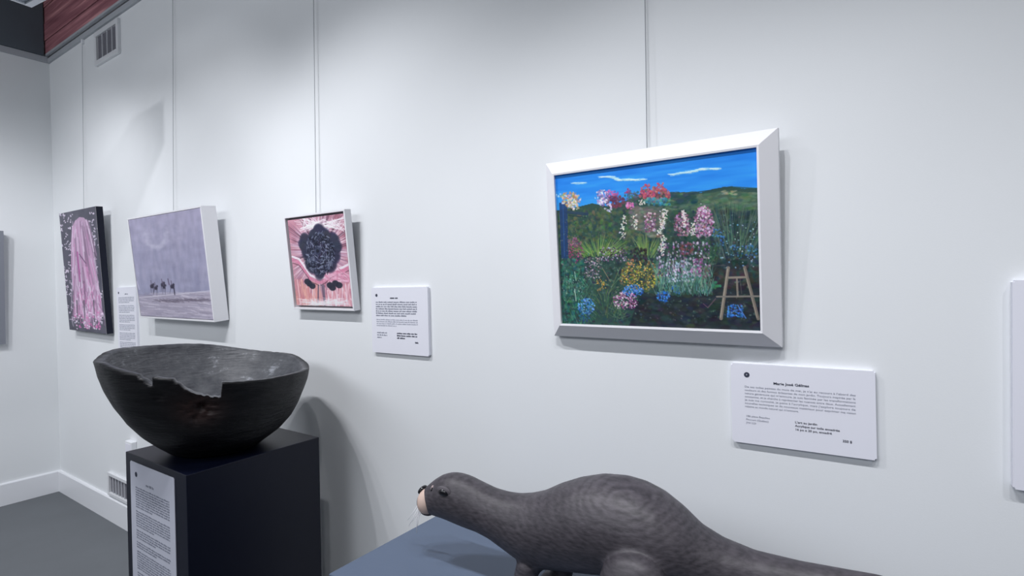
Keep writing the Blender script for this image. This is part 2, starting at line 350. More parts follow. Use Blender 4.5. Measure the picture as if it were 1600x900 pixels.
    P.scatter(975, 1002, 297, 322, 80, [(60, 92, 84), (96, 80, 98), (46, 76, 76)], (1.5, 3), .7, shape='ell'); P.scatter(976, 984, 294, 301, 14, [(140, 60, 110)], (1.2, 2.2), .9)
    P.scatter(976, 991, 316, 326, 36, [(206, 110, 168), (226, 150, 190), (170, 80, 130)], (1.2, 2.3), .9, shape='ell')
    P.scatter(999, 1048, 292, 316, 170, [(150, 62, 80), (176, 84, 92), (120, 60, 80), (196, 130, 124), (90, 90, 84)], (1.5, 3), .85, shape='ell')
    for cx_, cy_ in [(1010, 291), (1003, 299), (1026, 295), (1038, 297), (1021, 305), (1016, 299), (1043, 302), (1009, 304), (1032, 290)]:
        for _ in range(9): P.dab(cx_+rng.normal(0, 2.2), cy_+rng.normal(0, 1.8), 2.4, 1.4, (150+rng.integers(40), 60+rng.integers(40), 78+rng.integers(36)), .9, rng.uniform(0, 3))
    P.scatter(1006, 1046, 309, 320, 80, [(44, 128, 142), (90, 150, 120), (40, 96, 120), (70, 140, 180)], (1.2, 2.6), .85, 1.4)
    P.scatter(998, 1008, 312, 320, 14, [(220, 220, 206)], (1, 2), .9)
    # dark mass right, long blades
    P.scatter(1112, 1190, 330, 420, 420, [(34, 56, 58), (28, 46, 50), (52, 74, 70)], (2, 5), .7, 1.6)
    P.blades(1106, 1186, 345, 405, 330, [(56, 84, 78), (80, 108, 92), (38, 62, 62), (98, 118, 100), (28, 46, 50), (46, 74, 78)], (18, 42), .55, 1.5, .8, fan=1146)
    P.scatter(1108, 1186, 345, 418, 46, [(190, 216, 224), (120, 168, 196)], (.7, 1.5), .85)
    P.scatter(1112, 1130, 358, 385, 46, [(62, 112, 170), (50, 96, 150), (90, 140, 190)], (1, 1.9), .85); P.scatter(1140, 1182, 383, 404, 60, [(60, 112, 168), (96, 146, 190), (50, 90, 120)], (.9, 1.7), .85)
    # white / pink / magenta spires
    P.scatter(1006, 1024, 332, 362, 120, [(128, 84, 110), (170, 120, 150), (100, 66, 92), (214, 190, 206)], (1, 2), .9, 1.2)
    P.scatter(1052, 1080, 332, 370, 180, [(130, 76, 104), (160, 110, 140), (100, 60, 86), (190, 160, 180)], (1, 2.1), .9, 1.2, shape='ell')
    P.scatter(1083, 1114, 322, 376, 330, [(132, 74, 112), (164, 112, 148), (104, 60, 92), (206, 180, 204), (186, 150, 180)], (1, 2.1), .9, 1.2, shape='ell')
    P.scatter(1090, 1108, 318, 345, 40, [(128, 80, 110), (220, 210, 220)], (.9, 1.7), .85)
    for (x0, y0, x1, y1, n_) in [(976, 338, 972, 368, 34), (992, 336, 994, 356, 26), (1038, 326, 1034, 352, 50), (1034, 352, 1028, 366, 20), (1036, 368, 1034, 398, 54), (1066, 328, 1070, 354, 46), (1083, 350, 1081, 366, 26)]:
        for t in np.linspace(0, 1, n_): P.dab(x0+(x1-x0)*t+rng.normal(0, 2.3), y0+(y1-y0)*t+rng.normal(0, 1), rng.uniform(1.2, 2.4), rng.uniform(.8, 1.4), (226-rng.integers(40), 222-rng.integers(40), 214-rng.integers(30)), .9, rng.uniform(0, 3))
    P.line(974, 366, 968, 374, 1.2, (190, 190, 170), .8)
    # dark bush under the spires
    P.scatter(1050, 1120, 370, 402, 220, [(34, 62, 54), (28, 50, 50), (48, 78, 60), (40, 58, 50)], (1.5, 3.5), .7, 1.5)
    P.blades(1092, 1122, 385, 412, 60, [(58, 92, 66), (44, 74, 60)], (8, 20), 1.0, 1.5, .8)
    # yellow-green fans
    P.blades(912, 958, 392, 402, 110, [(92, 132, 62), (120, 156, 76), (72, 108, 60), (140, 168, 92)], (14, 34), 1.35, 1.4, .9, fan=934)
    P.blades(1000, 1022, 385, 402, 60, [(110, 140, 74), (84, 116, 66), (136, 160, 96)], (14, 30), .5, 1.4, .9, fan=1010)
    # left magenta heap
    P.scatter(887, 912, 372, 412, 170, [(150, 58, 104), (120, 56, 92), (176, 96, 136), (96, 52, 76), (92, 70, 84)], (1, 2.1), .85, shape='ell')
    P.scatter(886, 904, 368, 385, 60, [(110, 90, 100), (140, 100, 120)], (1, 1.8), .8)
    # small pale dots
    P.scatter(936, 980, 386, 408, 150, [(60, 44, 64), (40, 34, 48), (196, 180, 206), (110, 84, 118)], (1, 1.8), .85)
    P.scatter(912, 938, 402, 436, 150, [(150, 130, 146), (190, 170, 180), (90, 70, 84), (54, 56, 56)], (1, 1.7), .85)
    P.scatter(985, 1010, 388, 410, 60, [(44, 36, 44), (32, 30, 38)], (1.5, 3), .7)
    # olive and yellow heap
    P.scatter(966, 1034, 406, 456, 330, [(110, 108, 60), (84, 92, 52), (60, 66, 46), (128, 104, 66)], (1.3, 2.8), .8, shape='ell')
    P.scatter(968, 1034, 408, 454, 210, [(190, 172, 64), (206, 190, 104), (160, 146, 60), (196, 150, 100)], (.9, 1.7), .95, shape='ell')
    P.scatter(930, 946, 436, 455, 46, [(196, 166, 70), (170, 120, 70)], (.9, 1.5), .9); P.scatter(980, 990, 405, 415, 16, [(206, 130, 90)], (1, 1.8), .9)
    # leaves, left bottom
    P.scatter(876, 912, 405, 508, 330, [(40, 98, 88), (34, 78, 76), (60, 118, 98), (28, 58, 62)], (1.5, 3.5), .75, 1.6)
    P.blades(878, 930, 440, 508, 120, [(52, 116, 92), (40, 90, 80), (88, 140, 110)], (10, 24), .7, 1.4, .8)
    P.scatter(878, 910, 420, 470, 40, [(170, 196, 180), (120, 150, 150)], (.8, 1.5), .8); P.line(897, 452, 899, 470, 2.2, (150, 180, 160), .8); P.line(897, 425, 899, 438, 2.0, (140, 176, 156), .8)
    P.blades(928, 962, 455, 500, 110, [(66, 96, 70), (88, 116, 80), (50, 78, 66)], (10, 28), 1.1, 1.3, .8, fan=945)
    P.line(950, 460, 968, 418, 1.4, (96, 112, 80), .8); P.line(953, 440, 940, 418, 1.3, (150, 130, 100), .7); P.line(955, 448, 975, 425, 1.2, (90, 120, 84), .8)
    P.blades(955, 975, 480, 502, 60, [(84, 112, 90), (60, 88, 76)], (6, 16), 1.3, 1.2, .8)
    # blue and pink heaps
    P.scatter(972, 1004, 445, 464, 150, [(40, 104, 186), (70, 136, 210), (30, 76, 150), (110, 160, 220)], (1, 2), .9, shape='ell')
    P.scatter(956, 996, 456, 484, 210, [(158, 80, 140), (196, 130, 176), (230, 210, 226), (120, 60, 110), (214, 190, 214)], (.9, 1.8), .9, shape='ell')
    P.scatter(902, 928, 466, 492, 130, [(44, 112, 186), (80, 146, 214), (120, 176, 230), (34, 82, 144)], (1, 2.2), .9, shape='ell')
    P.scatter(904, 922, 486, 502, 36, [(40, 96, 140), (36, 76, 110)], (1.2, 2.4), .8)
    P.scatter(1025, 1046, 453, 472, 90, [(44, 110, 196), (80, 146, 214), (30, 80, 160)], (1, 2), .9, shape='ell'); P.scatter(1049, 1060, 446, 458, 36, [(60, 120, 196), (40, 90, 160)], (1, 2), .9)
    # silver green spires with lilac tops
    P.blades(1022, 1112, 425, 462, 330, [(96, 146, 130), (70, 116, 104), (128, 166, 150), (54, 92, 88)], (10, 30), .5, 1.4, .85)
    P.scatter(1026, 1108, 378, 432, 330, [(150, 120, 156), (112, 84, 122), (190, 176, 206), (88, 60, 90), (206, 200, 220), (60, 52, 70)], (.9, 1.9), .85, 1.4, (1.2, 1.9))
    P.scatter(1040, 1085, 405, 440, 110, [(176, 182, 200), (140, 156, 170), (206, 206, 220)], (.9, 1.9), .85, 1.5, (1.2, 1.9))
    P.scatter(1062, 1082, 380, 398, 50, [(120, 64, 72), (96, 56, 64)], (1.2, 2.4), .7); P.scatter(1078, 1096, 404, 432, 60, [(126, 66, 116), (160, 110, 156)], (1, 1.8), .85)
    P.scatter(1110, 1124, 440, 450, 16, [(60, 120, 90)], (1.5, 3), .8); P.scatter(1096, 1106, 415, 440, 24, [(96, 88, 84), (80, 74, 74)], (1.5, 2.6), .7)
    P.scatter(872, 1186, 335, 500, 520, [(96, 126, 108), (134, 152, 136), (64, 94, 96), (110, 96, 110)], (.6, 1.4), .5, 1.6)
    P.scatter(872, 1110, 395, 458, 260, [(70, 110, 92), (96, 130, 100), (150, 160, 150), (50, 80, 80)], (.8, 1.8), .5, 2.0)
    # wooden stool
    T = (132, 124, 114)
    P.line(1136, 418, 1124, 497, 4.4, (120, 112, 102)); P.line(1135, 420, 1123, 495, 1.4, (164, 156, 142), .8)
    P.line(1161, 417, 1181, 497, 4.0, (112, 104, 96)); P.line(1160, 419, 1179, 495, 1.2, (156, 148, 134), .8)
    P.line(1137, 433.5, 1163, 432.5, 3.2, T); P.line(1118, 463, 1186, 462, 2.6, (116, 112, 106)); P.line(1149, 436, 1150, 462, 2.6, T, .9); P.line(1154, 436, 1156, 458, 1.0, (90, 86, 84), .7)
    P.line(1115, 415, 1130, 414, 1.0, (90, 84, 82), .6); P.line(1116, 466, 1104, 480, 1.4, (112, 84, 98), .7); P.line(1104, 480, 1097, 474, 1.2, (112, 84, 98), .7)
    P.scatter(1134, 1158, 475, 495, 90, [(52, 110, 196), (80, 140, 214), (34, 70, 130)], (1, 2), .9); P.line(1150, 476, 1162, 496, 1.6, (80, 130, 206), .8); P.line(1136, 478, 1134, 494, 1.6, (80, 140, 214), .8)
    return P

def picture(kind, q, label, cat='picture'):
    """q = centre x, bottom z, tilt, in-plane roll"""
    xc, zb, tilt, rl = q
    o = empty(kind, (xc, -0.004, zb)); o.rotation_euler = (tilt, -rl, 0)
    return tag(o, label, cat)

GW, GH, GT = 0.5565, 0.4440, 0.052
gp = picture('garden_painting', (-0.5245, 1.4700, 0.071, 0.0), 'large painting of a flower garden under blue sky in a angled white frame', 'painting')
PG = paint_garden()
canvas_obj('canvas', PG, GW+0.004, GH+0.004, gp, GT-0.008, 1.25, 0.0005)
gp.children[0].location = (0, 0, -0.002)
mm, T2, lip = 0.0430, 0.022, 0.005
IN = [(-GW/2, 0), (GW/2, 0), (GW/2, GH), (-GW/2, GH)]
def frame_member(i):
    a = Vector(IN[i]); b = Vector(IN[(i+1) % 4]); cen = Vector((0, GH/2))
    dirs = [(0, -1), (1, 0), (0, 1), (-1, 0)]; n = Vector(dirs[i]); t = (b-a).normalized()
    prof = [(0.0, GT-0.022), (0.0, GT), (lip, GT+0.001), (mm, T2), (mm, 0.004), (0.002, 0.004)]
    bm = bmesh.new(); rings = []
    for e, base in ((-1, a), (1, b)):
        ring = []
        for d, y in prof:
            p = base+n*d+t*e*d; ring.append(bm.verts.new((p.x, -y, p.y)))
        rings.append(ring)
    k = len(prof)
    for j in range(k): bm.faces.new((rings[0][j], rings[0][(j+1) % k], rings[1][(j+1) % k], rings[1][j]))
    bm.faces.new(rings[0]); bm.faces.new(rings[1][::-1]); return bm
for i in range(4): obj('frame_rail', frame_member(i), m_frame, gp)
box('stretcher_frame', -GW/2+0.02, GW/2-0.02, -0.020, 0.0, 0.0, GH*0.97, mat('raw_wood', srgb(176, 168, 150), 0.8), gp)

# ---- the poppy picture
def paint_poppy():
    quad = [(449, 342), (541, 331), (551, 481), (459, 478)]
    P = Paint(240, 240, quad, 1.0); P.a[:] = np.array([176, 124, 140])/255
    n = noise2(240, 240, 9, 9, 5); P.a += (n-.5)[..., None]*.2
    cx_, cy_ = 500, 392
    for k in range(900):
        a = rng.uniform(0, 2*math.pi); r0_ = rng.uniform(18, 45); r1 = r0_+rng.uniform(14, 40)
        c = [(206, 164, 180), (164, 116, 140), (232, 218, 228), (184, 144, 168), (112, 80, 104), (200, 156, 164), (222, 198, 210), (190, 168, 190)][rng.integers(8)]
        P.line(cx_+r0_*math.cos(a)*.75, cy_+r0_*math.sin(a), cx_+r1*math.cos(a)*.75, cy_+r1*math.sin(a), rng.uniform(1, 2.6), c, rng.uniform(.4, .8), True)
    for a0 in (-2.6, -2.2, -1.9, -1.25, -.9, -.55, -.2, 2.9):
        for s_ in range(4):
            a = a0+rng.normal(0, .03); P.line(cx_+30*math.cos(a)*.8, cy_+30*math.sin(a), cx_+80*math.cos(a)*.8, cy_+80*math.sin(a), 1.3, (72, 44, 62), .6, True)
    for k in range(60): P.line(460+rng.uniform(0, 90), 340+rng.uniform(-4, 10), 466+rng.uniform(0, 80), 352+rng.uniform(0, 8), 1.2, (238, 228, 234), .6)
    # lower petals
    for k in range(110): x = rng.uniform(458, 498); P.line(x, 440+rng.uniform(-4, 30), x+rng.uniform(-5, 8), 478+rng.uniform(-6, 6), 2.2, [(206, 140, 140), (216, 160, 150), (184, 116, 126), (232, 200, 206)][rng.integers(4)], .6)
    for k in range(110): x = rng.uniform(505, 550); P.line(x, 440+rng.uniform(-4, 30), x+rng.uniform(-5, 8), 480+rng.uniform(-6, 6), 2.2, [(204, 140, 152), (216, 164, 172), (178, 108, 130), (236, 214, 222)][rng.integers(4)], .6)
    for pts in [[(455, 400), (466, 404), (476, 418), (484, 430), (497, 436)], [(548, 412), (536, 418), (520, 422), (508, 432), (500, 436)]]:
        for (a, b), (c, d) in zip(pts, pts[1:]):
            P.line(a, b+5, c, d+5, 6, (206, 130, 158), .8); P.line(a, b, c, d, 3.4, (238, 216, 224), .95); P.line(a, b+10, c, d+10, 1.4, (84, 44, 60), .7)
    for k in range(70): P.line(rng.uniform(500, 548), rng.uniform(418, 440), rng.uniform(505, 548), rng.uniform(425, 442), 1.8, [(214, 150, 176), (196, 120, 148), (226, 186, 204)][rng.integers(3)], .5)
    # dark heart
    for x, y, r in [(499, 396, 24), (499, 362, 11), (492, 366, 9), (478, 373, 10), (473, 380, 8), (523, 376, 11), (529, 385, 9), (481, 392, 12), (486, 412, 12), (514, 412, 13), (500, 424, 10), (524, 398, 10), (510, 370, 10), (488, 378, 10)]:
        for q_ in range(5): P.dab(x+rng.normal(0, r*.16), y+rng.normal(0, r*.2), r*rng.uniform(.8, 1.0), r*rng.uniform(1.0, 1.35), (44+rng.integers(12), 46+rng.integers(12), 66+rng.integers(12)), .7, rng.uniform(-.5, .5), soft=.25)
    for k in range(620):
        a = rng.uniform(0, 2*math.pi); r = 27*math.sqrt(rng.uniform(.02, 1)); x = cx_+r*math.cos(a)*.86; y = cy_+3+r*1.25*math.sin(a)
        a2 = a+1.5+rng.normal(0, .7); ln = rng.uniform(2, 5.5); P.line(x, y, x+ln*math.cos(a2), y+ln*1.3*math.sin(a2), rng.uniform(.8, 1.6), [(96, 104, 128), (66, 72, 94), (22, 24, 40), (132, 138, 160), (16, 18, 32), (30, 34, 52)][rng.integers(6)], .8)
    P.dab(497, 391, 7, 8, (52, 58, 80), .8); P.dab(497, 391, 3, 3.4, (22, 24, 38), .9)
    for x, y in [(481, 443), (486, 447), (478, 440), (515, 446), (524, 443), (530, 446), (519, 450)]: P.dab(x, y, 6, 5.5, (42, 44, 58), .95, soft=.2)
    for x in (496, 502, 505): P.line(x, 446, x+rng.uniform(-2, 4), 480, 2.4, (92, 84, 104), .8)
    for k in range(50): P.line(rng.uniform(460, 549), rng.uniform(466, 482), rng.uniform(462, 549), rng.uniform(470, 482), 1.2, (236, 226, 230), .5)
    return P
W_, H_, T_ = 0.4129, 0.4125, 0.032
pp = picture('poppy_painting', (-1.979, 1.4885, 0.0981, -0.0012), 'square painting of a pink poppy with dark heart in slim white frame', 'painting')
canvas_obj('canvas', paint_poppy(), W_-0.034, H_-0.034, pp, T_-0.007, 1.25, 0.0008); pp.children[0].location = (0, 0, 0.017)
ft = 0.008
for a in [(-W_/2, W_/2, 0, ft), (-W_/2, W_/2, H_-ft, H_)]: box('frame_rail', a[0], a[1], -T_, 0, a[2], a[3], m_frame, pp, 0.0008)
for a in [(-W_/2, -W_/2+ft), (W_/2-ft, W_/2)]: box('frame_rail', a[0], a[1], -T_, 0, ft, H_-ft, m_frame, pp, 0.0008)
box('backing', -W_/2+ft, W_/2-ft, -0.010, -0.002, ft, H_-ft, mat('float_gap', srgb(150, 150, 156), 0.8), pp)

# ---- the seascape
def paint_sea():
    quad = [(198, 341), (314, 323), (334, 503), (220, 494)]
    P = Paint(260, 200, quad, 1.45); n = noise2(260, 200, 8, 22, 3)*.5+noise2(260, 200, 26, 10, 4)*.5
    v = np.linspace(0, 1, 200)[:, None, None]; a = np.array([156, 152, 176.])/255; b = np.array([140, 142, 168.])/255
    P.a[:] = a*(1-v)+b*v; P.a += (n-.5)[..., None]*.13
    for k in range(360):
        x = rng.uniform(200, 330); y = rng.uniform(330, 460); P.line(x, y, x+rng.uniform(-3, 5), y+rng.uniform(8, 26), rng.uniform(3, 8), [(172, 170, 192), (128, 130, 158), (150, 146, 172), (176, 172, 192)][rng.integers(4)], .12)
    for k in range(150):
        t = rng.uniform(-.2, 3.3); P.dab(243+(17+rng.normal(0, 3))*math.cos(t), 365+(21+rng.normal(0, 3))*math.sin(t), 4.5, 3, (192, 190, 206), .12, soft=.9)
    for k in range(60): P.dab(rng.uniform(218, 285), rng.uniform(345, 378), rng.uniform(4, 9), rng.uniform(2, 5), (182, 178, 198), .14, rng.uniform(-.6, .6), soft=.9)
    # strand
    P.poly([(205, 463), (334, 458), (338, 510), (205, 505)], (160, 154, 172), .95)
    for k in range(260):
        x = rng.uniform(208, 330); y = rng.uniform(458, 500); P.line(x, y, x+rng.uniform(6, 26), y+rng.uniform(0, 3), rng.uniform(.8, 2), [(186, 180, 194), (138, 132, 150), (170, 162, 178), (206, 200, 212)][rng.integers(4)], .45)
    P.line(209, 466, 333, 457, 1.6, (206, 202, 214), .7)
    for k in range(60): x = rng.uniform(232, 316); P.line(x, 467+rng.uniform(0, 6), x+rng.uniform(6, 20), 469+rng.uniform(0, 6), .9, (104, 96, 112), .6)
    D = (44, 40, 58)
    for x, y, k in [(237, 448, 1.3), (243, 451, 1.1), (254, 446, 1.3), (256, 450, .9), (269, 449, 1.3)]:
        P.dab(x, y, 3.2*k, 3.4*k, D, .9, rng.uniform(-.5, .5), soft=.4); P.dab(x+2, y-3, 2, 2.6, D, .85, soft=.4)
        P.line(x-2, y+1, x-2.6+rng.normal(0, 1), y+11, 1.1, D, .8, True); P.line(x+2, y+1, x+2.6+rng.normal(0, 1), y+12, 1.1, D, .8, True); P.line(x-1, y-3, x-2, y-9, 1.4, (96, 86, 106), .8)
    P.line(262, 437, 264, 446, 2, (84, 70, 96), .7); P.line(272, 452, 273, 462, 1.4, D, .8)
    P.line(213, 440, 217, 452, 2.4, (188, 184, 204), .7)
    return P
W_, H_, T_ = 0.8583, 0.5871, 0.0747
sp = picture('seascape_painting', (-3.2225, 1.4188, 0.0944, -0.0016), 'wide lavender grey beach painting with tiny dark horses in deep white frame', 'painting')
ft = 0.009
canvas_obj('canvas', paint_sea(), W_-2*ft-0.004, H_-2*ft-0.004, sp, T_-0.002, 1.22, 0.0004); sp.children[0].location = (0, 0, ft+0.002)
for a in [(-W_/2, W_/2, 0, ft), (-W_/2, W_/2, H_-ft, H_)]: box('frame_rail', a[0], a[1], -T_, 0, a[2], a[3], m_frame, sp, 0.0008)
for a in [(-W_/2, -W_/2+ft), (W_/2-ft, W_/2)]: box('frame_rail', a[0], a[1], -T_, 0, ft, H_-ft, m_frame, sp, 0.0008)
box('backing', -W_/2+ft, W_/2-ft, -0.012, -0.004, ft, H_-ft, m_frame, sp)

# ---- the portrait with long pink hair
def paint_hair():
    quad = [(92, 334), (149, 323), (165.6, 521.6), (108.6, 515)]
    P = Paint(190, 240, quad, .79); P.a[:] = np.array([80, 80, 92])/255; P.a += (noise2(190, 240, 12, 14, 8)-.5)[..., None]*.08
    for k in range(120):
        s_ = rng.uniform(); x = (rng.uniform(93, 112)+s_*14) if rng.uniform() < .6 else rng.uniform(138, 152)+s_*12; y = 334+s_*180
        for j in range(3): P.dab(x+rng.normal(0, 1.2), y+rng.normal(0, 1.6), 1.4, 1.0, (206, 196, 212), .8, rng.uniform(0, 3))
    # head and falling hair
    L = [(124, 340), (117, 346), (112, 358), (111, 380), (111, 410), (113, 440), (117, 470), (114, 492), (122, 500), (128, 490), (134, 512), (140, 514), (142, 495), (150, 498), (156, 504), (160, 490), (157, 462), (151, 430), (146, 400), (142, 370), (137, 348), (131, 341)]
    P.poly(L, (170, 142, 168))
    for k in range(340):
        s_ = rng.uniform(); x = 113+s_*27; y = rng.uniform(344, 440); dx = (s_-.35)*16; ln = rng.uniform(20, 70)
        P.line(x, y, x+dx*ln/70+rng.uniform(-2, 2)+ln*.07, y+ln, rng.uniform(.8, 1.8), [(196, 174, 198), (150, 122, 148), (180, 154, 180), (214, 200, 216), (116, 92, 116), (176, 140, 170), (188, 128, 170)][rng.integers(7)], .55)
    P.line(121, 395, 125, 440, 2.6, (150, 70, 130), .7); P.line(124, 398, 134, 412, 1.6, (90, 66, 96), .8); P.line(131, 440, 134, 480, 2, (110, 78, 108), .8)
    for k in range(60):
        x = rng.uniform(114, 156); y = rng.uniform(440, 480)
        for q_ in range(4):
            x2 = x+rng.uniform(-2.5, 3.5); y2 = y+rng.uniform(6, 11); P.line(x, y, x2, y2, 1.3, [(206, 176, 204), (196, 120, 168), (220, 206, 222), (140, 104, 136)][rng.integers(4)], .5); x, y = x2, y2
    for xg in (120, 131, 146):
        P.line(xg, 470, xg+2, 512, 2.2, (84, 80, 92), .8, True)
    for k in range(70): P.dab(rng.uniform(114, 160), rng.uniform(488, 514), 1.6, 1.2, [(224, 210, 226), (206, 110, 170)][rng.integers(2)], .8)
    return P
W_, H_, T_ = 0.6674, 0.8435, 0.0426
hp = picture('portrait_painting', (-4.5854, 1.2892, 0.0534, -0.0072), 'tall dark canvas with long pink hair, leftmost on the long wall', 'painting')
canvas_obj('canvas', paint_hair(), W_, H_, hp, T_, 1.3, 0.0004, 0.002)
box('black_edge', -W_/2, W_/2, -T_+0.0025, -0.002, 0, H_, m_black, hp)
box('backing', -W_/2+0.004, W_/2-0.004, -0.0019, 0, 0.004, H_-0.004, m_frame, hp)
tag(hp.children[1], 'black painted canvas edge')

# ---- canvas on the end wall, mostly out of frame
ep = empty('canvas_painting', (XL, -0.309, 1.19)); tag(ep, 'dark canvas edge on the end wall at the far left of the frame', 'painting')
box('canvas', 0.004, 0.035, -0.6, 0.0, 0.0, 0.83, mat('grey_canvas', srgb(132, 136, 146), 0.8), ep)
box('stretcher_frame', 0.0, 0.0045, -0.58, -0.02, 0.02, 0.81, m_slot, ep)
ep.rotation_euler = (0, 0.03, 0)

# ---- hanging lines (one per picture)
def cable(x0, z0, x1, z1, y0, y1, label):
    bm = tube(bmesh.new(), [(x0, y0, z0), (x1, y1, z1)], 0.0014, 8)
    o = obj('hanging_line', bm, m_wire); tag(o, label, 'cable', 'picture hanging lines')
    h = obj('hook', tube(bmesh.new(), [(x1, y1, z1+0.010), (x1, y1, z1-0.004)], 0.004, 8), m_wire, o)
cable(-4.672, 2.10, -4.649, 3.338, -0.020, -0.010, 'thin hanging line above the pink hair canvas')
cable(-3.336, 1.98, -3.300, 3.338, -0.020, -0.010, 'thin hanging line above the grey beach painting')
cable(-2.028, 1.88, -2.014, 3.338, -0.022, -0.018, 'thin hanging line above the poppy painting')
cable(-0.540, 1.93, -0.546, 3.338, -0.022, -0.014, 'thin hanging line above the flower garden painting')
for z_, x_ in ((3.315, -4.649),):
    c_ = box('line_clip', x_-0.010, x_+0.010, -0.016, 0.0, z_, z_+0.03, m_trim, None, 0.002); tag(c_, 'small white clip holding a hanging line under the beam', 'clip')

# ------------------------------------------------------------------ information cards
def text_mesh(body, size, width=0.0, align='LEFT', spacing=1.0, bold=0.0):
    cu = bpy.data.curves.new('t', 'FONT'); cu.body = body; cu.size = size; cu.align_x = align; cu.space_line = spacing
    cu.resolution_u = 2; cu.offset = bold; cu.extrude = 0.0001
    if width: cu.text_boxes[0].width = width
    o = bpy.data.objects.new('t', cu); COL.objects.link(o); bpy.context.view_layer.update()
    me = bpy.data.meshes.new_from_object(o.evaluated_get(bpy.context.evaluated_depsgraph_get()))
    bpy.data.objects.remove(o); return me
def lettering(parent, body, x, z, size, m, y, width=0.0, align='LEFT', spacing=1.0, bold=0.0, sx=1.0, fit=None):
    me = text_mesh(body, size, width, align, spacing, bold)
    if fit:
        xs = [v.co.x for v in me.vertices]; sx = fit/(max(xs)-min(xs))
    o = link('lettering', me, m, parent); o.location = (x, y, z); o.rotation_euler = (math.pi/2, 0, 0); o.scale = (sx, 1, 1); return o
def text_rows(parent, x0, x1, ztop, n, pitch, xh, m, y, last=0.6, seed=1):
    """far away print: one flat mesh of word-sized marks in justified rows"""
    r = random.Random(seed); bm = bmesh.new()
    for i in range(n):
        x = x0; end = x1 if i < n-1 else x0+(x1-x0)*last; z = ztop-i*pitch
        while x < end-xh:
            L = min(r.uniform(2.0, 9.5)*xh*0.9, end-x); k = max(1, int(L/(xh*0.9))); cw = L/k
            for j in range(k):
                hh = xh*(1.35 if r.random() < .25 else 1.0); g = cw*0.22
                add_box(bm, x+j*cw, x+(j+1)*cw-g, y-0.00015, y+0.0002, z, z+hh)
            x += L+xh*0.7
    return obj('print_rows', bm, m, parent)
def card(x, z, W, H, T, label, rl=0.0, name='info_card', m=m_card, y=0.0):
    o = empty(name, (x, y, z)); o.rotation_euler = (0, -rl, 0); tag(o, label, 'info card' if name == 'info_card' else 'label')
    bm = add_box(bmesh.new(), -W/2, W/2, -T, 0, 0, H)
    ve = [e for e in bm.edges if abs(e.verts[0].co.x-e.verts[1].co.x) < 1e-6 and abs(e.verts[0].co.z-e.verts[1].co.z) < 1e-6]
    bmesh.ops.bevel(bm, geom=ve, offset=0.004, segments=3, affect='EDGES')
    obj('board', bm, m, o); return o
def dot(parent, x, z, r, y):
    bm = bmesh.new(); bmesh.ops.create_cone(bm, cap_ends=True, segments=28, radius1=r, radius2=r, depth=0.0004, matrix=Matrix.Translation((x, y, z)) @ Matrix.Rotation(math.pi/2, 4, 'X'))
    d = obj('logo_dot', bm, m_ink, parent); tag(d, 'round black logo mark with a small pale letter')
    return d
# garden card (0.3117 x 0.204)
CT = 0.013
c1 = card(-0.1673, 1.175, 0.3117, 0.204, CT, 'white card with printed text lower right of the flower garden painting', 0.0122)
yF = -CT-0.0004; d_ = dot(c1, -0.1175, 0.176, 0.0067, yF)
lettering(d_, 'P', -0.1192, 0.1740, 0.006, m_card, yF-0.0004)
# heading and body, in the words that can be made out
lettering(c1, 'Marie José Gélinas', -0.056, 0.1560, 0.0088, m_ink, yF, bold=0.0002, fit=0.078)
BODY = ["De ses toiles peintes du mois de mai, je n’ai eu recours à l’abord des",
        "couleurs et des formes éclatantes de mon jardin. Toujours inspirée par la",
        "nature généreuse qui m’entoure, je suis fascinée par les transformations",
        "constantes, et je cherche à représenter les nuances entre deux. Actuellement",
        "je suis ma curiosité, je peins à l’acrylique, mais j’explore toujours de",
        "nouvelles techniques et de nouveaux matériaux pour exprimer ma vision",
        "relative au monde naturel qui m’entoure."]
for i, t in enumerate(BODY):
    lettering(c1, t, -0.1235, 0.1432-i*0.0084, 0.0070, m_ink2, yF, fit=0.240 if i < 6 else 0.122)
for i, t in enumerate(["186 place Beaulieu", "Pincourt (Québec)", "J7W 5G9"]):
    lettering(c1, t, -0.1215, 0.0685-i*0.0088, 0.0066, m_ink2, yF, fit=[0.054, 0.052, 0.024][i])
for i, t in enumerate(["L’art au jardin", "Acrylique sur toile encadrée", "16 po x 20 po, encadré"]):
    lettering(c1, t, -0.0095, 0.0655-i*0.0088, 0.0072, m_ink, yF, bold=0.00012, fit=[0.047, 0.094, 0.076][i])
lettering(c1, "350 $", 0.0895, 0.0330, 0.0080, m_ink, yF, bold=0.0002, fit=0.0185)
# poppy card
c2 = card(-1.5398, 1.3217, 0.3064, 0.2586, CT, 'white card with printed text lower right of the poppy painting', 0.008)
dot(c2, -0.123, 0.228, 0.006, yF)
text_rows(c2, -0.046, 0.001, 0.2140, 1, 0.009, 0.0050, m_ink, yF, 1.0, 11)
text_rows(c2, -0.1275, 0.098, 0.1985, 7, 0.0088, 0.0040, m_ink2, yF, 0.75, 3)
text_rows(c2, -0.1255, 0.100, 0.1300, 4, 0.0078, 0.0034, m_ink3, yF, 0.5, 4)
text_rows(c2, -0.124, -0.066, 0.078, 3, 0.0094, 0.0036, m_ink2, yF, 0.45, 5)
text_rows(c2, -0.012, 0.096, 0.078, 3, 0.0094, 0.0042, m_ink, yF, 0.4, 6)
text_rows(c2, 0.084, 0.101, 0.045, 1, 0.0094, 0.0046, m_ink, yF, 1.0, 7)
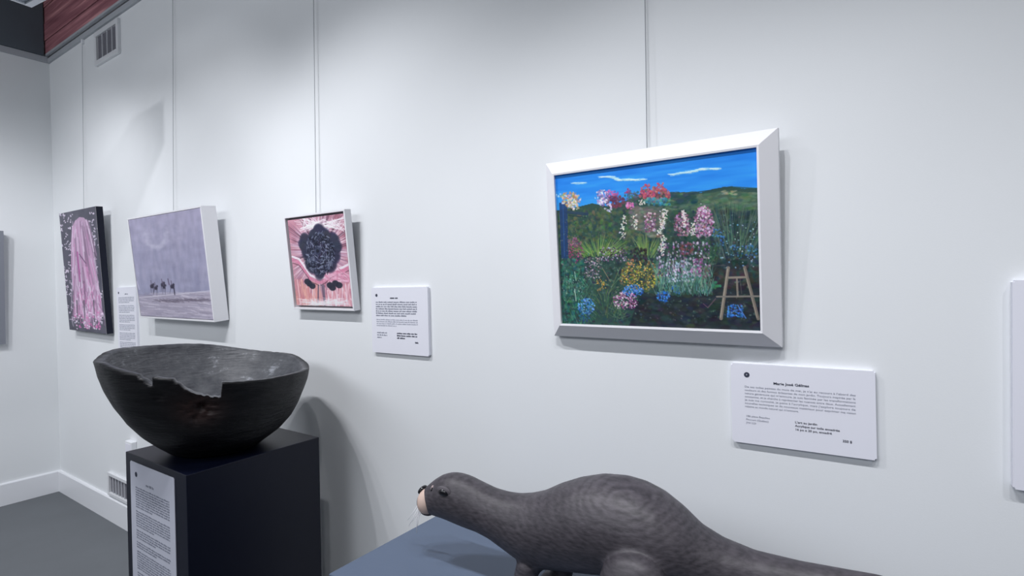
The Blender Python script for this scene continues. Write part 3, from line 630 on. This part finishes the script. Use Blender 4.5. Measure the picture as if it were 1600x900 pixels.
# card between the hair canvas and the seascape
c3 = card(-4.0106, 1.12, 0.2916, 0.475, CT, 'tall white text card between the pink hair canvas and the beach painting', 0.02)
dot(c3, -0.115, 0.440, 0.008, yF)
text_rows(c3, -0.02, 0.03, 0.427, 1, 0.009, 0.0060, m_ink2, yF, 1.0, 12)
for k, (zt, n_) in enumerate([(0.405, 4), (0.352, 5), (0.290, 5), (0.228, 4), (0.175, 5), (0.115, 4)]):
    text_rows(c3, -0.118, 0.118, zt, n_, 0.0105, 0.0052, m_ink3, yF, 0.7, 20+k)
# big card at the right edge of the frame
c4 = card(0.372, 1.1615, 0.31, 0.4235, 0.020, 'blank white panel cut by the right edge of the photo', 0.0)

# ------------------------------------------------------------------ navy plinth
pl = empty('plinth', (-2.045, -0.4255, 0)); tag(pl, 'tall dark navy plinth under the black wooden bowl', 'plinth')
PW, PD, PH = 0.455, 0.489, 1.0
bm = add_box(bmesh.new(), -PW/2, PW/2, -PD/2, PD/2, 0.06, PH, 0.0025, 2); obj('body', bm, m_navy, pl)
box('toe_kick', -PW/2+0.03, PW/2-0.03, -PD/2+0.03, PD/2-0.03, 0.0, 0.0605, m_dark, pl)
lb = card(-2.062, 0.235, 0.332, 0.741, 0.002, 'long grey text sheet on the front face of the navy plinth', 0.0, 'text_sheet', m_paper, -0.6705)
lb.rotation_euler = (0, 0.0, 0)
yL = -0.0024
dot(lb, -0.118, 0.700, 0.009, yL)
text_rows(lb, -0.042, 0.018, 0.672, 1, 0.009, 0.0060, m_ink2, yL, 1.0, 13)
zt = 0.652
for k, n_ in enumerate([9, 7, 4, 3, 8, 6, 5, 7, 6, 5]):
    text_rows(lb, -0.125, 0.130, zt, n_, 0.0085, 0.0040, m_ink2, yL, 0.5+0.04*k, 40+k); zt -= n_*0.0085+0.008
    if zt < 0.08: break

# ------------------------------------------------------------------ carved bowl
def charred():
    m = bpy.data.materials.new('charred_wood'); m.use_nodes = True; nt = m.node_tree; b = nt.nodes['Principled BSDF']
    tc = nt.nodes.new('ShaderNodeTexCoord'); mp = nt.nodes.new('ShaderNodeMapping'); mp.inputs['Scale'].default_value = (2, 3, 16)
    mp.inputs['Rotation'].default_value = (0, 0.1, 0.6)
    n = nt.nodes.new('ShaderNodeTexNoise'); n.inputs['Scale'].default_value = 3.0; n.inputs['Detail'].default_value = 9; n.inputs['Roughness'].default_value = 0.65
    cr = nt.nodes.new('ShaderNodeValToRGB'); e = cr.color_ramp.elements
    e[0].position = 0.36; e[0].color = srgb(7, 8, 13); e[1].position = 0.78; e[1].color = srgb(34, 34, 37)
    nt.links.new(tc.outputs['Object'], mp.inputs['Vector']); nt.links.new(mp.outputs[0], n.inputs['Vector']); nt.links.new(n.outputs['Fac'], cr.inputs[0])
    at = nt.nodes.new('ShaderNodeAttribute'); at.attribute_name = 'zone'
    mx = nt.nodes.new('ShaderNodeMix'); mx.data_type = 'RGBA'; sep = nt.nodes.new('ShaderNodeSeparateColor'); nt.links.new(at.outputs['Color'], sep.inputs[0])
    cr2 = nt.nodes.new('ShaderNodeValToRGB'); e2 = cr2.color_ramp.elements; e2[0].position = 0.3; e2[0].color = srgb(58, 60, 66); e2[1].position = 0.76; e2[1].color = srgb(168, 172, 180)  # bowl inside: patchy highlights painted into the mottled grey
    nm = nt.nodes.new('ShaderNodeTexNoise'); nm.inputs['Scale'].default_value = 11; nm.inputs['Detail'].default_value = 7; nm.inputs['Roughness'].default_value = 0.7; nt.links.new(tc.outputs['Object'], nm.inputs['Vector'])
    ad = nt.nodes.new('ShaderNodeMath'); ad.operation = 'MULTIPLY_ADD'; nt.links.new(nm.outputs['Fac'], ad.inputs[0]); ad.inputs[1].default_value = 1.0; am = nt.nodes.new('ShaderNodeMath'); am.operation = 'MULTIPLY_ADD'; nt.links.new(n.outputs['Fac'], am.inputs[0]); am.inputs[1].default_value = 0.5; am.inputs[2].default_value = -0.25; nt.links.new(am.outputs[0], ad.inputs[2])
    nt.links.new(ad.outputs[0], cr2.inputs[0]); k2 = e2.new(0.60); k2.color = srgb(92, 94, 98)
    nt.links.new(sep.outputs[0], mx.inputs[0]); nt.links.new(cr.outputs[0], mx.inputs[6]); nt.links.new(cr2.outputs[0], mx.inputs[7])
    mx2 = nt.nodes.new('ShaderNodeMix'); mx2.data_type = 'RGBA'; nt.links.new(sep.outputs[1], mx2.inputs[0]); nt.links.new(mx.outputs[2], mx2.inputs[6]); mx2.inputs[7].default_value = srgb(50, 36, 35)
    nt.links.new(mx2.outputs[2], b.inputs['Base Color']); b.inputs['Roughness'].default_value = 0.45; b.inputs['Specular IOR Level'].default_value = 0.28
    n2 = nt.nodes.new('ShaderNodeTexNoise'); n2.inputs['Scale'].default_value = 9; n2.inputs['Detail'].default_value = 8; nt.links.new(mp.outputs[0], n2.inputs['Vector'])
    bp = nt.nodes.new('ShaderNodeBump'); bp.inputs['Strength'].default_value = 0.5; bp.inputs['Distance'].default_value = 0.006
    nt.links.new(n2.outputs['Fac'], bp.inputs['Height']); nt.links.new(bp.outputs[0], b.inputs['Normal'])
    return m
m_char = charred()
BX, BY, BZ = -2.063, -0.467, 1.0
BR = 0.345
RIMZ = [1.280, 1.279, 1.278, 1.276, 1.274, 1.272, 1.275, 1.285, 1.296, 1.303, 1.306, 1.308, 1.312, 1.320, 1.330, 1.343, 1.353, 1.358, 1.361, 1.364, 1.367, 1.370, 1.370, 1.365, 1.354, 1.350, 1.354, 1.355, 1.345, 1.335, 1.326, 1.316, 1.306, 1.298, 1.288, 1.284]
def rimz(deg):
    d = (deg % 360)/10; i = int(d); t = d-i; return RIMZ[i % 36]*(1-t)+RIMZ[(i+1) % 36]*t-BZ
NA, NU = 360, 26
def notch(deg):
    """broken places in the rim on the camera side; returns drop in metres"""
    d = deg % 360; v = 0.0
    if 298 <= d <= 306: v = 0.030*min(1, (d-298)/5.0)          # small nick
    if 316.5 <= d <= 338: v = max(v, 0.010+0.042*min(1, (d-316.5)/11.0))
    return v
def bowl():
    bm = bmesh.new(); lay = bm.verts.layers.float_color.new('zone')
    prof_o = [(0.0, 0.130), (0.03, 0.154), (0.10, 0.183), (0.22, 0.226), (0.38, 0.268), (0.55, 0.300), (0.72, 0.323), (0.86, 0.337), (1.0, 0.345)]
    prof_i = [(1.0, 0.322), (0.92, 0.308), (0.80, 0.285), (0.66, 0.250), (0.54, 0.205), (0.46, 0.150), (0.42, 0.080), (0.41, 0.0)]
    def outer(h):
        for (a, ra), (b, rb) in zip(prof_o, prof_o[1:]):
            if h <= b: t = (h-a)/(b-a); return ra+(rb-ra)*t
        return prof_o[-1][1]
    rows = []
    NO = 34; NI = 26
    for i in range(NO+1+NI+1):
        row = []
        for k in range(NA):
            dg = k*360.0/NA; A = math.radians(dg); H = rimz(dg); jag = noise.noise(Vector((math.cos(A)*14, math.sin(A)*14, 3)))*0.004
            nd = notch(dg); 
            if nd > 0: nd += noise.noise(Vector((k*0.35, 1, 7)))*0.010+noise.noise(Vector((k*0.12, 5, 7)))*0.008
            top = H+jag*0.6-max(0, nd)
            sq = 1.0+0.012*math.cos(2*A+0.5)+0.008*math.sin(3*A)
            if i <= NO:
                h = (i/NO)**1.0; z = min(h*H, top); r = outer(z/H if H else 0)
                lump = noise.noise(Vector((math.cos(A)*r*9, math.sin(A)*r*9, z*9)))*0.006
                zone = 0.0; g = 0.0
                # hollow under the big notch
                w_ = math.exp(-((dg-326)/11.0)**2)*math.exp(-((z-0.205)/0.050)**2)
                r -= 0.032*w_*(1+0.8*noise.noise(Vector((k*.2, z*90, 0)))); g = min(1, w_*1.4)
                w3 = math.exp(-((dg-308)/3.0)**2)*math.exp(-((z-0.26)/0.018)**2); r -= 0.010*w3
            else:
                j = i-NO-1; t = j/NI; q = t*(len(prof_i)-1); a = min(int(q), len(prof_i)-2); f = q-a
                hz = prof_i[a][0]*(1-f)+prof_i[a+1][0]*f; r = prof_i[a][1]*(1-f)+prof_i[a+1][1]*f
                # interior depth is measured from the mean rim, so the floor of the bowl is level
                z = H*hz*(1-t)+0.31*hz*t; z = min(z, top-0.0005 if j == 0 else top)
                if z >= top-1e-4: r = min(r, 0.322)
                lump = noise.noise(Vector((math.cos(A)*r*11, math.sin(A)*r*11, 8+z*9)))*0.004; zone = 1.0; g = 0.0
                if nd > 0.004: g = 0.0
            if i < 2: lump *= 0.2
            rr = max(r*sq+lump, 0.0)
            lean = 0.022*max(0, 1-z/0.30); v = bm.verts.new((rr*math.cos(A)+lean*.83, rr*math.sin(A)+lean*.3, z)); v[lay] = (zone, g, 0, 1); row.append(v)
        rows.append(row)
    for i in range(len(rows)-1):
        for k in range(NA):
            k2 = (k+1) % NA
            try: bm.faces.new((rows[i][k], rows[i][k2], rows[i+1][k2], rows[i+1][k]))
            except ValueError: pass
    bm.faces.new(rows[0][::-1]); bmesh.ops.remove_doubles(bm, verts=bm.verts, dist=0.00002)
    return bm
bo = obj('carved_bowl', bowl(), m_char, None, True); bo.location = (BX, BY, BZ); tag(bo, 'large black charred wooden bowl with a chipped rim on the navy plinth', 'bowl')

# ------------------------------------------------------------------ low table for the otter
tb = empty('display_table', (-0.30, -0.4205, 0)); tag(tb, 'wide slate blue display table under the carved otter', 'display table')
bm = add_box(bmesh.new(), -0.805, 0.85, -0.2555, 0.2555, 0.06, 0.9, 0.0025, 2); obj('body', bm, m_slate, tb)
box('toe_kick', -0.77, 0.82, -0.225, 0.225, 0.0, 0.0605, m_dark, tb)

# ------------------------------------------------------------------ carved otter
OP = Vector((-0.985, -0.515, 0)); OD = Vector((1.0, 0.15, 0)).normalized(); ON = Vector((-OD.y, OD.x, 0))
def on_plane(px, py, off=0.0):
    """where the otter's centre plane stands behind a given outline point: used once to turn measured outline into metres"""
    d = fw*FPX+rt*(px-800)-up*(py-450); c = Vector((0, -DIST, EYE)); p0 = OP+ON*off
    t = (p0-c).dot(ON)/d.dot(ON); return c+d*t
ST = [(655, 773, 791, .012), (658, 768, 797, .020), (664, 762, 800, .026), (672, 754, 803, .032), (682, 746, 806, .038), (692, 740, 809, .042), (704, 737, 813, .046), (718, 738, 819, .048), (733, 743, 825, .048),
      (750, 752, 831, .048), (770, 762, 841, .050), (790, 768, 855, .054), (810, 771, 869, .060), (830, 770, 880, .066), (850, 766, 886, .072), (875, 755, 888, .080), (905, 746, 890, .088), (940, 741, 893, .094), (975, 744, 897, .098),
      (1005, 753, 903, .098), (1035, 769, 910, .094), (1065, 793, 917, .086), (1095, 822, 926, .074), (1130, 842, 936, .060), (1180, 861, 948, .048), (1250, 877, 958, .040), (1320, 889, 963, .033), (1380, 899, 966, .028)]
def smooth(o, it=6, f=0.5):
    bm = bmesh.new(); bm.from_mesh(o.data)
    for _ in range(it): bmesh.ops.smooth_vert(bm, verts=bm.verts, factor=f, use_axis_x=True, use_axis_y=True, use_axis_z=True)
    bm.to_mesh(o.data); bm.free()
def otter_body():
    secs = []
    for x, yt, yb, wv in ST:
        a = on_plane(x, yt+1.5); b = on_plane(x, yb-1.5); secs.append(((a+b)/2, (a.z-b.z)/2, wv))
    # the tail goes on past the frame and comes to rest on the table top
    last = secs[-1][0]; d = OD
    for s_, z_, hr in [(0.10, 0.995, .040), (0.20, 0.965, .034), (0.30, 0.938, .027), (0.40, 0.920, .018), (0.46, 0.910, .009)]:
        p = last+d*s_; secs.append((Vector((p.x, p.y, z_)), hr, hr*0.9))
    bm = bmesh.new(); N = 28; rings = []
    for c, h, wv in secs:
        ring = []
        for k in range(N):
            t = 2*math.pi*k/N; ct, st = math.cos(t), math.sin(t)
            ring.append(bm.verts.new(c+ON*(wv*ct)+Vector((0, 0, h*st))))
        rings.append(ring)
    for a, b in zip(rings, rings[1:]):
        for k in range(N): bm.faces.new((a[k], a[(k+1) % N], b[(k+1) % N], b[k]))
    for r_, flip in ((rings[0], True), (rings[-1], False)):
        bm.faces.new(r_[::-1] if flip else r_)
    def at(x, y, off): return on_plane(x, y, off)
    def P(s, off, z):   # along the body from the nose, across (minus = camera side), height
        q = OP+OD*s+ON*off; return Vector((q.x, q.y, z))
    ft = 0.902
    # fore legs
    ap = at(812, 880, -0.05); s0 = (Vector((ap.x, ap.y, 0))-OP).dot(OD)
    for off, s0 in ((-0.036, s0), (0.044, s0+0.062)):
        tube(bm, [P(s0+.030, off*.3, 1.00), P(s0+.010, off*.9, 0.962), P(s0+.002, off*.95, 0.935), P(s0-.004, off, 0.915), P(s0-.010, off, ft+.004)], [.030, .027, .025, .025, .025], 16)
        ball(bm, P(s0-.014, off, ft+.013), (.034, .026, .0140), Matrix.Rotation(OD.to_2d().angle_signed(Vector((1, 0))) if False else math.atan2(OD.y, OD.x), 3, 'Z'))
        for j in range(5):
            oo = off+(j-2)*.0105; tube(bm, [P(s0-.022, oo, ft+.012), P(s0-.046, oo+(j-2)*.002, ft+.008), P(s0-.056, oo+(j-2)*.003, ft+.004)], [.0075, .0065, .003], 8)
    # hind legs: round thigh, shank folded, long foot flat on the table
    hc = at(996, 903, -0.075); s1 = (Vector((hc.x, hc.y, 0))-OP).dot(OD)
    for off in (-0.104, 0.104):
        ball(bm, P(s1, off, hc.z-0.002), (.067, .042, .062), Matrix.Rotation(math.atan2(OD.y, OD.x), 3, 'Z'), 28, 18)
        tube(bm, [P(s1+.03, off, 0.955), P(s1+.045, off, 0.930), P(s1+.030, off, ft+.014), P(s1-.04, off, ft+.013), P(s1-.085, off, ft+.010)], [.034, .026, .020, .020, .013], 14)
        for j in range(5):
            oo = off+(j-2)*.0115; tube(bm, [P(s1-.075, oo, ft+.010), P(s1-.105, oo+(j-2)*.003, ft+.008), P(s1-.118, oo+(j-2)*.004, ft+.005)], [.0078, .0068, .003], 8)
    # cheeks, brow, ears
    hd = on_plane(700, 785)
    sh = (Vector((hd.x, hd.y, 0))-OP).dot(OD)
    for sgn in (-1, 1):
        e = P(sh+.060, sgn*.041, on_plane(722, 771).z); pass
        pass
    return bm, P, s1, hc
ob, PF, s1, hc = otter_body()
def carved():
    m = bpy.data.materials.new('carved_dark_wood'); m.use_nodes = True; nt = m.node_tree; b = nt.nodes['Principled BSDF']
    tc = nt.nodes.new('ShaderNodeTexCoord'); L = nt.links.new
    mp = nt.nodes.new('ShaderNodeMapping'); kn = on_plane(962, 792, -0.09)
    mp.inputs['Location'].default_value = (-kn.x, -kn.y, -kn.z*1.0)
    L(tc.outputs['Object'], mp.inputs['Vector'])
    mp2 = nt.nodes.new('ShaderNodeMapping'); mp2.inputs['Scale'].default_value = (0.62, 0.25, 1.15); L(mp.outputs[0], mp2.inputs['Vector'])
    nz = nt.nodes.new('ShaderNodeTexNoise'); nz.inputs['Scale'].default_value = 6; nz.inputs['Detail'].default_value = 3; L(tc.outputs['Object'], nz.inputs['Vector'])
    va = nt.nodes.new('ShaderNodeVectorMath'); va.operation = 'MULTIPLY_ADD'; L(nz.outputs['Color'], va.inputs[0]); va.inputs[1].default_value = (.05, .05, .05); L(mp2.outputs[0], va.inputs[2])
    vs_ = nt.nodes.new('ShaderNodeVectorMath'); vs_.operation = 'ADD'; L(va.outputs[0], vs_.inputs[0]); vs_.inputs[1].default_value = (-.025, -.025, -.025)
    wv = nt.nodes.new('ShaderNodeTexWave'); wv.wave_type = 'RINGS'; wv.rings_direction = 'SPHERICAL'; wv.inputs['Scale'].default_value = 24; wv.inputs['Distortion'].default_value = 4.0; wv.inputs['Detail'].default_value = 4; wv.inputs['Detail Scale'].default_value = 3
    L(vs_.outputs[0], wv.inputs['Vector'])
    # short chisel / fur marks
    mp3 = nt.nodes.new('ShaderNodeMapping'); mp3.inputs['Scale'].default_value = (40, 60, 130); mp3.inputs['Rotation'].default_value = (0, 0.35, 0.13); L(tc.outputs['Object'], mp3.inputs['Vector'])
    n3 = nt.nodes.new('ShaderNodeTexNoise'); n3.inputs['Scale'].default_value = 1.6; n3.inputs['Detail'].default_value = 6; L(mp3.outputs[0], n3.inputs['Vector'])
    n4 = nt.nodes.new('ShaderNodeTexNoise'); n4.inputs['Scale'].default_value = 9; n4.inputs['Detail'].default_value = 4; L(tc.outputs['Object'], n4.inputs['Vector'])
    cr = nt.nodes.new('ShaderNodeValToRGB'); e = cr.color_ramp.elements; e[0].position = 0.25; e[0].color = srgb(27, 26, 31); e[1].position = 0.95; e[1].color = srgb(96, 91, 98)
    ma = nt.nodes.new('ShaderNodeMath'); ma.operation = 'MULTIPLY'; vl = nt.nodes.new('ShaderNodeVectorMath'); vl.operation = 'LENGTH'; L(vs_.outputs[0], vl.inputs[0]); fr = nt.nodes.new('ShaderNodeMapRange'); L(vl.outputs['Value'], fr.inputs['Value']); fr.inputs['From Min'].default_value = 0.015; fr.inputs['From Max'].default_value = 0.09; fr.inputs['To Min'].default_value = 1.0; fr.inputs['To Max'].default_value = 0.3; mf = nt.nodes.new('ShaderNodeMath'); mf.operation = 'MULTIPLY'; L(wv.outputs['Fac'], mf.inputs[0]); L(fr.outputs[0], mf.inputs[1]); L(mf.outputs[0], ma.inputs[0]); ma.inputs[1].default_value = 0.24
    mb = nt.nodes.new('ShaderNodeMath'); mb.operation = 'MULTIPLY_ADD'; L(n3.outputs['Fac'], mb.inputs[0]); mb.inputs[1].default_value = 0.62; L(ma.outputs[0], mb.inputs[2])
    mc = nt.nodes.new('ShaderNodeMath'); mc.operation = 'MULTIPLY_ADD'; L(n4.outputs['Fac'], mc.inputs[0]); mc.inputs[1].default_value = 0.40; L(mb.outputs[0], mc.inputs[2])
    L(mc.outputs[0], cr.inputs[0]); L(cr.outputs[0], b.inputs['Base Color']); b.inputs['Roughness'].default_value = 0.48; b.inputs['Specular IOR Level'].default_value = 0.45
    bp = nt.nodes.new('ShaderNodeBump'); bp.inputs['Strength'].default_value = 0.35; bp.inputs['Distance'].default_value = 0.002; L(mb.outputs[0], bp.inputs['Height']); L(bp.outputs[0], b.inputs['Normal'])
    return m
m_otter = carved()
orig = PF(0.42, 0, 0.9)
oroot = empty('otter_sculpture', orig); tag(oroot, 'dark carved wooden otter with pale muzzle and whiskers standing on the slate table', 'sculpture')
def opart(name, bm, m, smooth_=True):
    for v in bm.verts: v.co -= orig
    return obj(name, bm, m, oroot, smooth_)
tmp = obj('tmp', ob, m_otter)
md = tmp.modifiers.new('r', 'REMESH'); md.mode = 'VOXEL'; md.voxel_size = 0.0042
bpy.context.view_layer.update()
me = bpy.data.meshes.new_from_object(tmp.evaluated_get(bpy.context.evaluated_depsgraph_get())); bpy.data.objects.remove(tmp)
me.transform(Matrix.Translation(-orig))
body = bpy.data.objects.new('body', me); COL.objects.link(body); body.parent = oroot
smooth(body, 6, 0.5)
for v in body.data.vertices:
    if v.co.z < 0.0012: v.co.z = 0.0012
body.data.polygons.foreach_set('use_smooth', [True]*len(body.data.polygons))
if not body.data.materials: body.data.materials.append(m_otter)
# the texture uses object coordinates measured from the body origin
for nd in m_otter.node_tree.nodes:
    if nd.type == 'MAPPING' and any(abs(v) > 0.2 for v in nd.inputs['Location'].default_value):
        kn = on_plane(962, 792, -0.09)-orig; nd.inputs['Location'].default_value = (-kn.x, -kn.y, -kn.z)
m_muz = mat('pale_muzzle', srgb(206, 182, 170), 0.5, 0.3, noise_amt=0.12, nscale=40)
m_eye = mat('glossy_black', srgb(16, 16, 22), 0.15, 0.6)
m_rim = mat('nostril_rim', srgb(168, 150, 150), 0.6)
m_lid = mat('eye_rim', srgb(84, 80, 86), 0.6)
RZ = Matrix.Rotation(math.atan2(OD.y, OD.x), 3, 'Z')
def face_pt(px, py, off): return on_plane(px, py, off)
bm = bmesh.new(); ball(bm, face_pt(669, 783, -0.008), (.025, .031, .032), RZ, 26, 18)
opart('muzzle', bm, m_muz)['label'] = 'pale beige muzzle'
bm = bmesh.new(); ball(bm, face_pt(660.5, 765, -0.004), (.0075, .015, .013), RZ @ Matrix.Rotation(0.7, 3, 'Y'), 18, 12); opart('nose', bm, m_eye)
bm = bmesh.new(); ball(bm, face_pt(668, 797, -0.008), (.0185, .022, .0085), RZ @ Matrix.Rotation(0.35, 3, 'Y'), 20, 12); opart('lower_lip', bm, m_otter)
for sgn in (-1, 1):
    pe = face_pt(694, 768.5, -0.040); s_e = (pe-OP).dot(OD); ze = pe.z
    bm = bmesh.new(); ball(bm, PF(s_e, sgn*.0425, ze-.001), (.0140, .006, .0085), RZ @ Matrix.Rotation(0.15, 3, 'Y'), 18, 12); e_ = opart('eye', bm, m_eye)
    bm = bmesh.new(); ball(bm, PF(s_e, sgn*.0405, ze+.0015), (.0200, .0055, .0120), RZ @ Matrix.Rotation(0.15, 3, 'Y'), 18, 12)
    l_ = opart('eyelid', bm, m_lid)
    pn = face_pt(675.5, 766.5, -0.030); s_n = (pn-OP).dot(OD); zn = pn.z
    bm = bmesh.new(); ball(bm, PF(s_n, sgn*.0285, zn), (.0042, .006, .0085), RZ, 14, 10); opart('nostril', bm, m_eye)
    bm = bmesh.new(); ball(bm, PF(s_n, sgn*.0262, zn), (.0068, .006, .0115), RZ, 14, 10); opart('nostril_rim', bm, m_rim)
    # whiskers
    for j, (a, b, c) in enumerate([((655, 786), (646, 800), (637, 813)), ((656, 789), (647, 806), (639, 822)), ((657, 791), (652, 803), (644, 815)), ((658, 793), (651, 812), (651, 833)), ((660, 795), (655, 806), (652, 822))]):
        o0, o1, o2 = sgn*.016, sgn*.022+.0, sgn*.030
        bm = tube(bmesh.new(), [face_pt(*a, o0), face_pt(*b, o1), face_pt(*c, o2)], [.0011, .0009, .0005], 6); opart('whisker', bm, m_whisk)
